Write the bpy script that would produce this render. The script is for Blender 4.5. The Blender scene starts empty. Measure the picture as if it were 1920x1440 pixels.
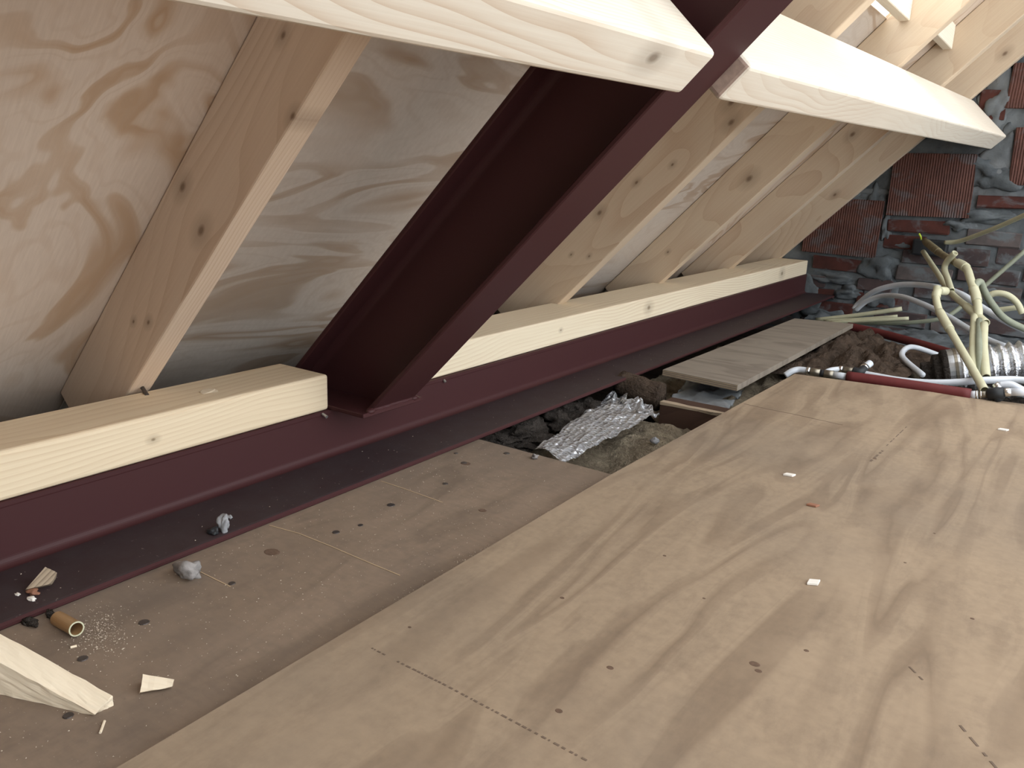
import bpy, bmesh, math, random
from mathutils import Vector, Matrix, noise
random.seed(7)
scene = bpy.context.scene
COL = scene.collection

# ------------------------------------------------------------------ camera
F_PX = 1537.27
CAM = Vector((0.0, 0.0, 0.5))
RM = Matrix(((0.8228, -0.1743, 0.5409), (0.567, 0.1858, -0.8025), (0.0393, 0.967, 0.2517)))
RM = RM.to_quaternion().normalized().to_matrix()
cd = bpy.data.cameras.new('camera')
cd.sensor_width = 36.0
cd.lens = F_PX / 1920 * 36.0
cd.clip_start = 0.01
cam = bpy.data.objects.new('camera', cd)
COL.objects.link(cam)
cam.matrix_world = Matrix.Translation(CAM) @ RM.to_4x4()
scene.camera = cam

# ------------------------------------------------------------------ sky and exposure
wd = bpy.data.worlds.new('world')
scene.world = wd
wd.use_nodes = True
bg = wd.node_tree.nodes['Background']
bg.inputs[0].default_value = (0.95, 0.98, 1.0, 1)      # even overcast daylight
bg.inputs[1].default_value = 2.0
vs = scene.view_settings
vs.view_transform = 'Standard'
vs.look = 'None'
vs.gamma = 1.0
vs.use_curve_mapping = False
vs.exposure = 1.02

# ------------------------------------------------------------------ measured geometry of the place
TH = math.radians(45.67)                      # roof pitch
NR = Vector((math.sin(TH), 0, -math.cos(TH)))  # roof normal, into the room
UR = Vector((math.cos(TH), 0, math.sin(TH)))   # up the slope
DR = -0.944                                   # plane of the rafters' room faces
ROOF = Matrix(((UR.x, 0, -NR.x, NR.x * DR), (0, 1, 0, 0), (UR.z, 0, -NR.z, NR.z * DR), (0, 0, 0, 1)))
WALL_Y = 4.06
ZL = -0.018                                   # top of the lower floor boards


def ray(p):
    return RM @ Vector(((p[0] - 960) / F_PX, -(p[1] - 720) / F_PX, -1))


def aty(px, py, y):
    r = ray((px, py))
    return CAM + r * ((y - CAM.y) / r.y)


def atz(px, py, z):
    r = ray((px, py))
    return CAM + r * ((z - CAM.z) / r.z)


# ------------------------------------------------------------------ material helpers
class NT:
    def __init__(self, name):
        self.m = bpy.data.materials.new(name)
        self.m.use_nodes = True
        self.t = self.m.node_tree
        self.b = self.t.nodes['Principled BSDF']

    def n(self, kind, **kw):
        nd = self.t.nodes.new(kind)
        for k, v in kw.items():
            if k in nd.inputs.keys():
                self.put(nd.inputs[k], v)
            else:
                setattr(nd, k, v)
        return nd

    def put(self, sock, v):
        if hasattr(v, 'is_output') or isinstance(v, bpy.types.NodeSocket):
            self.t.links.new(v, sock)
        else:
            sock.default_value = v

    def math(self, op, a, b=None, c=None, clamp=False):
        nd = self.t.nodes.new('ShaderNodeMath')
        nd.operation = op
        nd.use_clamp = clamp
        self.put(nd.inputs[0], a)
        if b is not None:
            self.put(nd.inputs[1], b)
        if c is not None:
            self.put(nd.inputs[2], c)
        return nd.outputs[0]

    def coords(self, scale=(1, 1, 1), rand=True, offset=(0, 0, 0)):
        tc = self.t.nodes.new('ShaderNodeTexCoord').outputs['Object']
        if rand:
            r = self.t.nodes.new('ShaderNodeObjectInfo').outputs['Random']
            k = self.t.nodes.new('ShaderNodeCombineXYZ')
            self.put(k.inputs[0], self.math('MULTIPLY', r, 7.3))
            self.put(k.inputs[1], self.math('MULTIPLY', r, 3.1))
            self.put(k.inputs[2], self.math('MULTIPLY', r, 5.7))
            ad = self.t.nodes.new('ShaderNodeVectorMath')
            self.put(ad.inputs[0], tc)
            self.put(ad.inputs[1], k.outputs[0])
            tc = ad.outputs[0]
        mp = self.t.nodes.new('ShaderNodeMapping')
        mp.inputs['Scale'].default_value = scale
        mp.inputs['Location'].default_value = offset
        self.put(mp.inputs['Vector'], tc)
        return mp.outputs[0]

    def noise(self, vec, scale=1.0, detail=2.0, rough=0.5, dist=0.0):
        nd = self.n('ShaderNodeTexNoise', Scale=scale, Detail=detail, Roughness=rough, Distortion=dist)
        self.put(nd.inputs['Vector'], vec)
        return nd.outputs[0]

    def ramp(self, fac, stops, interp='LINEAR'):
        nd = self.t.nodes.new('ShaderNodeValToRGB')
        nd.color_ramp.interpolation = interp
        el = nd.color_ramp.elements
        while len(el) < len(stops):
            el.new(0.5)
        for e, (p, c) in zip(el, stops):
            e.position = p
            e.color = (*c, 1) if len(c) == 3 else c
        self.put(nd.inputs[0], fac)
        return nd.outputs[0]

    def grey(self, fac, a, b, lo=0.0, hi=1.0):
        nd = self.t.nodes.new('ShaderNodeMapRange')
        self.put(nd.inputs[0], fac)
        for i, v in zip((1, 2, 3, 4), (a, b, lo, hi)):
            nd.inputs[i].default_value = v
        return nd.outputs[0]

    def mix(self, fac, a, b, mode='MIX'):
        nd = self.t.nodes.new('ShaderNodeMix')
        nd.data_type = 'RGBA'
        nd.blend_type = mode
        self.put(nd.inputs[0], fac)
        self.put(nd.inputs[6], a if not isinstance(a, tuple) else (*a, 1))
        self.put(nd.inputs[7], b if not isinstance(b, tuple) else (*b, 1))
        return nd.outputs[2]

    def bump(self, h, strength=0.3, dist=0.002):
        nd = self.t.nodes.new('ShaderNodeBump')
        nd.inputs['Strength'].default_value = strength
        nd.inputs['Distance'].default_value = dist
        self.put(nd.inputs['Height'], h)
        self.put(self.b.inputs['Normal'], nd.outputs[0])

    def done(self, col, rough=0.7, metal=0.0, spec=0.3):
        self.put(self.b.inputs['Base Color'], col if not isinstance(col, tuple) else (*col, 1))
        self.put(self.b.inputs['Roughness'], rough)
        self.put(self.b.inputs['Metallic'], metal)
        self.b.inputs['Specular IOR Level'].default_value = spec
        return self.m


def spruce(name, light, dark, ring=200.0, knots=(), contrast=1.0, rough=0.7, pith=(0.11, 0.16)):
    """sawn softwood; grain along local x; knots = (axis plane, x, other, radius)"""
    k = NT(name)
    # growth rings round a pith line outside the section, wandering slowly along the length
    v = k.coords((1, 1, 1))
    sp = k.t.nodes.new('ShaderNodeSeparateXYZ')
    k.put(sp.inputs[0], k.coords((1, 1, 1), rand=False))
    wa = k.math('MULTIPLY', k.math('SUBTRACT', k.noise(k.coords((1.1, 3, 3)), 1.0, 2.0), 0.5), 0.10)
    wb = k.math('MULTIPLY', k.math('SUBTRACT', k.noise(k.coords((1.4, 4, 4), offset=(3, 8, 2)), 1.0, 2.0), 0.5), 0.10)
    py = k.math('ADD', k.math('ADD', sp.outputs[1], wa), pith[0])
    pz = k.math('ADD', k.math('ADD', sp.outputs[2], wb), pith[1])
    rad_ = k.math('SQRT', k.math('ADD', k.math('MULTIPLY', py, py), k.math('MULTIPLY', pz, pz)))
    rings = k.math('FRACT', k.math('MULTIPLY', rad_, ring))
    rings = k.math('MULTIPLY', k.math('POWER', rings, 2.5), contrast)
    rings = k.math('MULTIPLY', rings, k.grey(k.noise(k.coords((1.5, 6, 6), offset=(1, 1, 5)), 1.0, 2.0), 0.35, 0.65, 0.25, 1.0))
    fib = k.noise(k.coords((6, 260, 260)), 1.0, 2.0, 0.6)
    big = k.noise(k.coords((1.2, 5, 5)), 1.0, 3.0)
    fac = k.math('ADD', k.math('MULTIPLY', rings, 0.75), k.math('MULTIPLY', k.grey(fib, 0.3, 0.7), 0.22))
    col = k.mix(k.math('MULTIPLY', fac, 0.9, clamp=True), light, dark)
    col = k.mix(k.grey(big, 0.4, 0.7, 0.0, 0.45), col, tuple(0.62 * a + 0.3 * b for a, b in zip(light, dark)))
    if knots:
        tc = k.t.nodes.new('ShaderNodeTexCoord').outputs['Object']
        sep = k.t.nodes.new('ShaderNodeSeparateXYZ')
        k.put(sep.inputs[0], tc)
        for ax, x0, o0, r in knots:
            dx = k.math('MULTIPLY', k.math('SUBTRACT', sep.outputs[0], x0), 0.62)
            do = k.math('SUBTRACT', sep.outputs[ax], o0)
            dist = k.math('SQRT', k.math('ADD', k.math('MULTIPLY', dx, dx), k.math('MULTIPLY', do, do)))
            soft = k.grey(dist, r * 0.25, r, 0.85, 0.0)
            halo = k.grey(dist, r * 0.9, r * 2.4, 0.3, 0.0)
            col = k.mix(k.math('MAXIMUM', soft, halo), col, tuple(c * 0.35 for c in dark))
    k.bump(fib, 0.12, 0.001)
    return k.done(col, rough, 0, 0.2)


def plywood(name, light, mid, dark, stretch=(0.7, 1.9, 3), bands=20.0, amt=0.8, grime=None, rough=0.85, seed=(0, 0, 0), fine=0.25, sharp=0.3):
    k = NT(name)
    v = k.coords(stretch, rand=False, offset=seed)
    n1 = k.noise(v, 1.0, 3.0, 0.42, 0.8)
    band = k.math('SINE', k.math('MULTIPLY', n1, bands * 6.28))
    band = k.grey(band, -sharp, 1.0, 0.0, amt)
    fine_b = k.math('SINE', k.math('MULTIPLY', n1, bands * 6.28 * 3.3))
    band = k.math('ADD', band, k.grey(fine_b, 0.3, 1.0, 0.0, 0.22 * amt))
    msk = k.grey(k.noise(k.coords(tuple(1.3 * s for s in stretch), rand=False, offset=(seed[0] + 3, 1, 2)), 1.0, 2.0), 0.3, 0.55)
    fib = k.noise(k.coords(tuple(a * b for a, b in zip((8, 60, 60), stretch)), rand=False), 1.0, 3.0, 0.6)
    col = k.mix(k.math('MULTIPLY', band, msk), light, mid)
    col = k.mix(k.math('MULTIPLY', k.grey(fib, 0.35, 0.75), fine), col, dark)
    if grime:
        g = k.noise(k.coords((1.6, 1.6, 1.6), rand=False, offset=(seed[0], 4, 1)), 1.0, 5.0, 0.6)
        col = k.mix(k.grey(g, 0.45, 0.72, 0.0, grime[1]), col, grime[0])
        g2 = k.noise(k.coords((24, 9, 20), rand=False), 1.0, 5.0, 0.7)
        col = k.mix(k.grey(g2, 0.5, 0.72, 0.0, 0.45), col, dark)
        g3 = k.noise(k.coords((9, 4, 20), rand=False, offset=(7, 3, 1)), 1.0, 4.0, 0.6)
        col = k.mix(k.grey(g3, 0.5, 0.75, 0.0, 0.4), col, tuple(1.18 * c for c in light))
    k.bump(fib, 0.08, 0.001)
    return k.done(col, rough, 0, 0.12)


def plain(name, col, rough=0.6, metal=0.0, var=0.12, scale=30, bump=0.0, spec=0.3, dark=None):
    k = NT(name)
    n1 = k.noise(k.coords((scale,) * 3), 1.0, 4.0, 0.6)
    d = dark or tuple(c * 0.5 for c in col)
    c = k.mix(k.grey(n1, 0.35, 0.75, 0.0, min(1, var * 3)), col, d)
    if bump:
        k.bump(n1, bump, 0.004)
    return k.done(c, rough, metal, spec)


M = {}
SPL, SPD = (0.82, 0.70, 0.53), (0.60, 0.44, 0.28)
M['spruce'] = spruce('spruce', SPL, SPD, 170)
M['spruce_purlin'] = spruce('spruce_purlin', (0.78, 0.72, 0.61), (0.60, 0.46, 0.32), 160, contrast=0.6)
M['steel'] = plain('red_oxide_primer', (0.054, 0.0185, 0.0195), 0.5, 0.0, 0.15, 6, 0.02, 0.22, (0.050, 0.017, 0.019))
kk = NT('dusty_primer')
nn = kk.noise(kk.coords((22, 22, 22)), 1, 6, 0.7)
n2 = kk.noise(kk.coords((160, 160, 160)), 1, 2, 0.6)
cc = kk.mix(kk.grey(nn, 0.3, 0.8, 0.15, 0.75), (0.034, 0.018, 0.020), (0.050, 0.040, 0.043))
cc = kk.mix(kk.grey(n2, 0.70, 0.76, 0.0, 0.5), cc, (0.25, 0.22, 0.2))
M['steel_dusty'] = kk.done(cc, 0.6, 0, 0.2)
M['ply_roof'] = plywood('roof_plywood_swirled', (0.63, 0.52, 0.425), (0.46, 0.315, 0.205), (0.42, 0.32, 0.24), (2.8, 4.2, 2), 6.5, 0.95, fine=0.3, sharp=-0.1)
M['ply_roof_b'] = plywood('roof_plywood_banded', (0.58, 0.505, 0.435), (0.40, 0.29, 0.205), (0.40, 0.33, 0.27), (7.0, 1.7, 2), 5.5, 0.85, seed=(2, 5, 0), fine=0.3, sharp=0.0)
M['ply_sheet'] = plywood('floor_plywood', (0.335, 0.255, 0.178), (0.205, 0.148, 0.102), (0.165, 0.122, 0.09), (9, 1.2, 2), 5.0, 0.7,
                         ((0.19, 0.155, 0.125), 0.6), 0.6, fine=0.3, sharp=0.4)
M['ply_low'] = plywood('floor_plywood_dirty', (0.255, 0.19, 0.14), (0.17, 0.125, 0.09), (0.13, 0.10, 0.08), (6.0, 1.8, 2), 4, 0.6,
                       ((0.14, 0.115, 0.098), 0.75), 0.7, fine=0.3, sharp=0.4)
M['ply_off'] = plywood('grey_plywood', (0.25, 0.215, 0.175), (0.17, 0.14, 0.115), (0.15, 0.12, 0.10), (2.5, 9.0, 2), 4, 0.7, fine=0.3)
M['ply_edge'] = plain('ply_edge', (0.45, 0.34, 0.22), 0.8, 0, 0.2, 60)
M['joist'] = spruce('old_joist', (0.075, 0.042, 0.030), (0.035, 0.02, 0.015), 200)
M['end_grain'] = plain('end_grain', (0.52, 0.38, 0.31), 0.8, 0, 0.25, 60, 0.1)
M['knot'] = plain('knot', (0.15, 0.095, 0.065), 0.8, 0, 0.3, 200)
M['screw'] = plain('screw', (0.10, 0.085, 0.08), 0.5, 0.6, 0.2, 300)
M['zinc'] = plain('zinc', (0.55, 0.56, 0.58), 0.35, 0.9, 0.1, 100)
M['pvc'] = plain('cream_pvc', (0.52, 0.51, 0.36), 0.5, 0, 0.1, 25, 0, 0.4, (0.42, 0.37, 0.2))
M['pvc_grimy'] = plain('grimy_pvc', (0.26, 0.22, 0.13), 0.6, 0, 0.3, 25, 0, 0.3)
M['pvc_grey'] = plain('grey_green_pvc', (0.26, 0.28, 0.21), 0.55, 0, 0.15, 25, 0, 0.3)
M['pipe_white'] = plain('white_pipe', (0.62, 0.66, 0.72), 0.4, 0, 0.05, 20, 0, 0.5, (0.5, 0.52, 0.58))
M['pipe_red'] = plain('red_sleeve', (0.125, 0.022, 0.022), 0.6, 0, 0.15, 40, 0.05)
M['black'] = plain('black_plastic', (0.02, 0.022, 0.025), 0.5, 0, 0.1, 40)
M['brass'] = plain('grey_brass', (0.28, 0.25, 0.2), 0.35, 0.8, 0.15, 60)
M['chrome'] = plain('chrome', (0.7, 0.7, 0.7), 0.2, 1.0, 0.05, 60)
M['green_yellow'] = plain('earth_wire', (0.45, 0.55, 0.05), 0.5)
M['stone'] = plain('mortar_crumb', (0.30, 0.28, 0.27), 0.9, 0, 0.3, 90, 0.4)
M['stone_pale'] = plain('pale_mortar_crumb', (0.33, 0.335, 0.35), 0.9, 0, 0.3, 90, 0.4)
M['offcut'] = spruce('fresh_offcut', (0.82, 0.72, 0.56), (0.66, 0.52, 0.36), 160, contrast=0.5)
M['old_wood'] = spruce('weathered_splinter', (0.45, 0.36, 0.26), (0.10, 0.07, 0.05), 230, contrast=1.6)
M['white_tile'] = plain('white_chip', (0.80, 0.76, 0.70), 0.6)
M['red_tile'] = plain('brown_chip', (0.28, 0.13, 0.08), 0.7)
M['sawdust'] = plain('sawdust', (0.55, 0.47, 0.37), 0.9)
M['ink'] = plain('ink', (0.16, 0.115, 0.085), 0.8)
M['scratch'] = plain('scratch', (0.50, 0.37, 0.23), 0.8)
# foil with a woven reinforcing grid
kk = NT('reinforced_foil')
tcv = kk.coords((1, 1, 1), rand=False)
sp = kk.t.nodes.new('ShaderNodeSeparateXYZ')
kk.put(sp.inputs[0], tcv)
gx = kk.math('SINE', kk.math('MULTIPLY', sp.outputs[0], 520))
gy = kk.math('SINE', kk.math('MULTIPLY', sp.outputs[1], 420))
wr = kk.noise(kk.coords((26, 26, 26), rand=False), 1, 3, 0.6)
hh = kk.math('ADD', kk.math('MULTIPLY', kk.math('MAXIMUM', gx, gy), 0.18), kk.math('MULTIPLY', wr, 1.5))
kk.bump(hh, 1.0, 0.012)
M['foil'] = kk.done((0.88, 0.90, 0.94), 0.24, 0.6, 0.8)
kk = NT('crinkled_foil')
wr = kk.noise(kk.coords((60, 60, 60), rand=False), 1, 4, 0.65)
kk.bump(wr, 0.9, 0.008)
M['duct'] = kk.done((0.72, 0.74, 0.78), 0.25, 0.9, 0.5)
M['plastic_film'] = plain('pale_film', (0.50, 0.53, 0.56), 0.35, 0.2, 0.2, 18, 0.5, 0.5)
# mineral wool
def wool(name, a, b):
    k = NT(name)
    n1 = k.noise(k.coords((12, 30, 30)), 1, 6, 0.75, 0.8)
    n2 = k.noise(k.coords((90, 90, 90)), 1, 4, 0.7)
    c = k.mix(k.grey(n1, 0.3, 0.7), a, b)
    c = k.mix(k.grey(n2, 0.55, 0.8, 0, 0.6), c, tuple(x * 0.4 for x in b))
    k.bump(k.math('ADD', n1, n2), 1.0, 0.025)
    return k.done(c, 0.95, 0, 0.05)
M['wool'] = wool('straw_wool', (0.42, 0.35, 0.25), (0.21, 0.165, 0.12))
M['wool_brown'] = wool('brown_wool', (0.17, 0.122, 0.09), (0.07, 0.052, 0.042))
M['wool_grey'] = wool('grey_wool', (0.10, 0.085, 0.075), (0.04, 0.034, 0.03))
# masonry
def brickmat(name, a, b, smear, rib=False):
    k = NT(name)
    n1 = k.noise(k.coords((18, 18, 18)), 1, 4, 0.6)
    c = k.mix(k.grey(n1, 0.3, 0.75), a, b)
    sm = k.noise(k.coords((9, 9, 13)), 1, 5, 0.6, 0.4)
    c = k.mix(k.grey(sm, 0.52, 0.62, 0, smear), c, (0.135, 0.15, 0.16))
    h = n1
    if rib:
        s = k.t.nodes.new('ShaderNodeSeparateXYZ')
        k.put(s.inputs[0], k.coords((1, 1, 1), rand=False))
        wob = k.noise(k.coords((10, 10, 10)), 1, 2)
        rb = k.math('SINE', k.math('ADD', k.math('MULTIPLY', s.outputs[0], 620), k.math('MULTIPLY', wob, 3)))
        c = k.mix(k.grey(rb, -1, 1, 0.0, 0.35), c, tuple(x * 0.45 for x in a))
        h = k.math('ADD', rb, n1)
    k.bump(h, 0.5, 0.004)
    return k.done(c, 0.9, 0, 0.1)
M['block'] = brickmat('ribbed_clay', (0.150, 0.072, 0.058), (0.095, 0.05, 0.044), 0.5, True)
M['brick_a'] = brickmat('brick_red', (0.095, 0.036, 0.029), (0.055, 0.025, 0.022), 0.5)
M['brick_b'] = brickmat('brick_dull', (0.085, 0.060, 0.058), (0.05, 0.040, 0.042), 0.8)
M['brick_c'] = brickmat('brick_smeared', (0.13, 0.105, 0.10), (0.075, 0.068, 0.068), 0.9)
kk = NT('grey_mortar')
n1 = kk.noise(kk.coords((14, 14, 14)), 1, 6, 0.65)
n2 = kk.noise(kk.coords((3, 3, 3)), 1, 3, 0.6)
c = kk.mix(kk.grey(n1, 0.3, 0.75), (0.135, 0.15, 0.158), (0.065, 0.072, 0.080))
c = kk.mix(kk.grey(n2, 0.5, 0.7, 0, 0.5), c, (0.27, 0.28, 0.285))
kk.bump(n1, 0.7, 0.01)
M['mortar'] = kk.done(c, 0.95, 0, 0.1)


# ------------------------------------------------------------------ object helpers
def tag(o, label=None, cat=None, group=None, kind=None):
    if label: o['label'] = label
    if cat: o['category'] = cat
    if group: o['group'] = group
    if kind: o['kind'] = kind
    return o


def link(name, me, mat=None, parent=None, mw=None, smooth=False):
    o = bpy.data.objects.new(name, me)
    COL.objects.link(o)
    if mat and not me.materials:
        me.materials.append(M[mat] if isinstance(mat, str) else mat)
    if mw is not None:
        o.matrix_world = mw
    if parent:
        o.parent = parent
        o.matrix_parent_inverse = parent.matrix_world.inverted()
    if smooth:
        for p in me.polygons: p.use_smooth = True
    return o


def empty(name, loc=(0, 0, 0), mw=None):
    o = bpy.data.objects.new(name, None)
    COL.objects.link(o)
    o.empty_display_size = 0.05
    o.matrix_world = mw if mw is not None else Matrix.Translation(Vector(loc))
    bpy.context.view_layer.update()
    return o


def me_from(bm, name='mesh'):
    bmesh.ops.recalc_face_normals(bm, faces=bm.faces)
    me = bpy.data.meshes.new(name)
    bm.to_mesh(me)
    bm.free()
    return me


def hexa(v):
    """8 points: bottom ring 0-3, top ring 4-7"""
    bm = bmesh.new()
    vs = [bm.verts.new(p) for p in v]
    for f in ((3, 2, 1, 0), (4, 5, 6, 7), (0, 1, 5, 4), (1, 2, 6, 5), (2, 3, 7, 6), (3, 0, 4, 7)):
        bm.faces.new([vs[i] for i in f])
    return bm


def boxbm(x0, x1, y0, y1, z0, z1, bev=0.0, seg=2):
    bm = hexa([(x0, y0, z0), (x1, y0, z0), (x1, y1, z0), (x0, y1, z0), (x0, y0, z1), (x1, y0, z1), (x1, y1, z1), (x0, y1, z1)])
    if bev:
        bmesh.ops.bevel(bm, geom=list(bm.edges), offset=bev, segments=seg, affect='EDGES', profile=0.5)
    return bm


def tube(pts, r, seg=10, cap=True, inner=0.0, sub=6):
    """round tube through a smooth curve; r may be a list; inner>0 makes it hollow"""
    P = [Vector(p) for p in pts]
    if len(P) > 2 and sub > 1:
        Q = []
        E = [2 * P[0] - P[1]] + P + [2 * P[-1] - P[-2]]
        for i in range(1, len(E) - 2):
            a, b, c, d = E[i - 1], E[i], E[i + 1], E[i + 2]
            for j in range(sub):
                t = j / sub
                Q.append(0.5 * ((2 * b) + (c - a) * t + (2 * a - 5 * b + 4 * c - d) * t * t + (3 * b - a - 3 * c + d) * t ** 3))
        Q.append(P[-1])
        P = Q
    bm = bmesh.new()
    T0 = (P[1] - P[0]).normalized()
    up = Vector((0, 0, 1)) if abs(T0.z) < 0.9 else Vector((1, 0, 0))
    N = T0.cross(up).normalized()
    rings = []
    for i, p in enumerate(P):
        T = (P[min(i + 1, len(P) - 1)] - P[max(i - 1, 0)]).normalized()
        N = (N - T * N.dot(T)).normalized()
        B = T.cross(N)
        rr = r[min(i * len(r) // len(P), len(r) - 1)] if isinstance(r, (list, tuple)) else r
        rings.append([bm.verts.new(p + (N * math.cos(2 * math.pi * k / seg) + B * math.sin(2 * math.pi * k / seg)) * rr) for k in range(seg)])
    for a, b in zip(rings, rings[1:]):
        for k in range(seg):
            bm.faces.new((a[k], a[(k + 1) % seg], b[(k + 1) % seg], b[k]))
    if inner:
        for idx, ring in ((0, rings[0]), (-1, rings[-1])):
            c = P[0] if idx == 0 else P[-1]
            T = (P[1] - P[0]).normalized() if idx == 0 else (P[-2] - P[-1]).normalized()
            i1 = [bm.verts.new(c + (v.co - c) * inner) for v in ring]
            i2 = [bm.verts.new(v.co + T * ring[0].co.copy().__sub__(c).length * 3) for v in i1]
            for k in range(seg):
                k2 = (k + 1) % seg
                bm.faces.new((ring[k], ring[k2], i1[k2], i1[k]))
                bm.faces.new((i1[k], i1[k2], i2[k2], i2[k]))
            bm.faces.new(i2)
    elif cap:
        bm.faces.new(rings[0])
        bm.faces.new(rings[-1])
    return bm


def timber(name, label, cat, mat, mw, dims, bev=0.003, group=None, seg=2):
    """beam in its own frame, grain along local x"""
    me = me_from(boxbm(*dims, bev, seg))
    o = link(name, me, mat, mw=mw)
    return tag(o, label, cat, group)


def lump(radius, seed=0, squash=(1, 1, 1), sub=2, amp=0.4):
    bm = bmesh.new()
    bmesh.ops.create_icosphere(bm, subdivisions=sub, radius=1)
    for v in bm.verts:
        n = noise.noise(v.co * 1.3 + Vector((seed * 3.7, seed, -seed))) * amp + noise.noise(v.co * 3.1 + Vector((seed, 5, 1))) * amp * 0.4
        v.co = Vector((v.co.x * squash[0], v.co.y * squash[1], v.co.z * squash[2])) * radius * (1 + n)
    return bm


AXY = Matrix(((0, -1, 0, 0), (1, 0, 0, 0), (0, 0, 1, 0), (0, 0, 0, 1)))   # local x -> world +y

# ================================================================== STRUCTURE
# roof: boarded slope over the rafters
roof = tag(empty('ceiling', mw=ROOF.copy()), 'sloping plywood roof deck above the rafters', None, None, 'structure')
Y0, SB, ST = -1.6, -1.12, 2.0
def panel(y0, y1, s0, s1, mat):
    bm = boxbm(s0, s1, y0, y1, 0.125, 0.143)
    return link('roof_panel', me_from(bm), mat, roof, ROOF)
panel(Y0, 0.701, SB, ST, 'ply_roof')
panel(0.703, 1.985, SB, ST, 'ply_roof_b')
panel(1.987, 2.682, SB, 0.292, 'ply_roof_b')           # open roof window above this piece
panel(2.684, WALL_Y, SB, ST, 'ply_roof')

# end wall of masonry
W = empty('wall_end', (0, WALL_Y, 0))
tag(W, 'far gable wall of dark brick and ribbed clay blocks with smeared mortar', None, None, 'structure')
def gridmesh(fn, nu, nv):
    bm = bmesh.new()
    V = [[bm.verts.new(fn(i / nu, j / nv)) for j in range(nv + 1)] for i in range(nu + 1)]
    for i in range(nu):
        for j in range(nv):
            bm.faces.new((V[i][j], V[i + 1][j], V[i + 1][j + 1], V[i][j + 1]))
    return bm
def gable(x):
    return min(1.0236 * x + 1.545, 2.3)
def mort(u, v):
    x = -1.9 + 4.6 * u
    z = -0.4 + (gable(x) + 0.4) * v
    h = noise.fractal(Vector((x * 7, z * 9, 1.3)), 0.8, 2.0, 5)
    return (x, WALL_Y - 0.004 - max(-0.01, h * 0.013), z)
link('mortar', me_from(gridmesh(mort, 460, 260)), 'mortar', W, smooth=True)
GP = [(-1.9, -0.4), (2.7, -0.4), (2.7, 2.3), (0.737, 2.3)]
def gable_slab(y0, y1):
    bm = bmesh.new()
    a = [bm.verts.new((x, y0, z)) for x, z in GP]
    b = [bm.verts.new((x, y1, z)) for x, z in GP]
    bm.faces.new(a); bm.faces.new(b[::-1])
    for i in range(4):
        bm.faces.new((a[i], a[(i + 1) % 4], b[(i + 1) % 4], b[i]))
    return bm
link('backing', me_from(gable_slab(WALL_Y + 0.02, WALL_Y + 0.2)), 'mortar', W)

def brick(name, px0, py0, px1, py1, mat, proud=0.004, world=None):
    if world:
        x0, z0, x1, z1 = world
    else:
        a, b = aty(px0, py1, WALL_Y), aty(px1, py0, WALL_Y)
        a2, b2 = aty(px0, py0, WALL_Y), aty(px1, py1, WALL_Y)
        x0, x1 = (a.x + a2.x) / 2, (b.x + b2.x) / 2
        z0, z1 = (a.z + b2.z) / 2, (b.z + a2.z) / 2
    w, h = (x1 - x0) / 2, (z1 - z0) / 2
    bm = boxbm(-w, w, 0, 0.09, -h, h, 0.004, 1)
    for v in bm.verts:
        v.co += Vector((random.uniform(-1, 1) * 0.003, random.uniform(-1, 1) * 0.003, random.uniform(-1, 1) * 0.0025))
    mw = Matrix.Translation(((x0 + x1) / 2, WALL_Y - 0.012 - proud + random.uniform(-0.003, 0.003), (z0 + z1) / 2)) @ Matrix.Rotation(random.uniform(-0.02, 0.02), 4, 'Y')
    link(name, me_from(bm), mat, W, mw)
    return (x0, z0, x1, z1)

taken = []
for r in ((1512, 372, 1652, 478), (1670, 288, 1826, 407), (1893, 118, 1990, 205), (1898, 238, 2010, 348)):
    taken.append(brick('clay_block', *r, 'block', 0.012))
EX = [(1665, 413, 1782, 437, 'a'), (1832, 367, 1930, 391, 'a'), (1524, 483, 1627, 508, 'a'), (1658, 441, 1738, 467, 'a'),
      (1812, 433, 1917, 462, 'c'), (1692, 470, 1783, 496, 'b'), (1790, 466, 1857, 497, 'b'), (1868, 466, 1975, 498, 'b'),
      (1682, 501, 1786, 528, 'c'), (1795, 502, 1912, 531, 'b'), (1920, 503, 2020, 532, 'b'),
      (1608, 523, 1674, 546, 'b'), (1607, 551, 1706, 577, 'a'), (1714, 536, 1806, 562, 'b'), (1814, 537, 1916, 564, 'c'), (1922, 538, 2020, 565, 'b'),
      (1525, 566, 1600, 587, 'a'), (1513, 541, 1566, 558, 'a'), (1640, 584, 1738, 610, 'b'), (1746, 568, 1846, 596, 'b'), (1854, 570, 1958, 598, 'b'),
      (1744, 601, 1840, 628, 'c'), (1848, 603, 1950, 630, 'b'), (1836, 168, 1889, 226, 'a'), (1640, 616, 1736, 642, 'b'), (1745, 634, 1850, 660, 'b'), (1858, 636, 1960, 662, 'b')]
for x0, y0, x1, y1, t in EX:
    taken.append(brick('brick', x0, y0, x1, y1, 'brick_' + t))
zz, row = -0.32, 0
while zz < 1.5:
    xx = -1.5 + (0.11 if row % 2 else 0)
    while xx < 0.9:
        c = (xx, zz, xx + 0.205, zz + 0.055)
        vis = -1.1 < xx < -0.06 and -0.13 < zz < 1.05        # the part in view is laid above
        over = any(c[0] < t[2] + 0.008 and c[2] > t[0] - 0.008 and c[1] < t[3] + 0.006 and c[3] > t[1] - 0.006 for t in taken)
        if not over and not vis and zz + 0.07 < gable(xx):
            brick('brick', 0, 0, 0, 0, 'brick_' + random.choice('abbc'), world=c)
        xx += 0.222
    zz += 0.068
    row += 1
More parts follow.
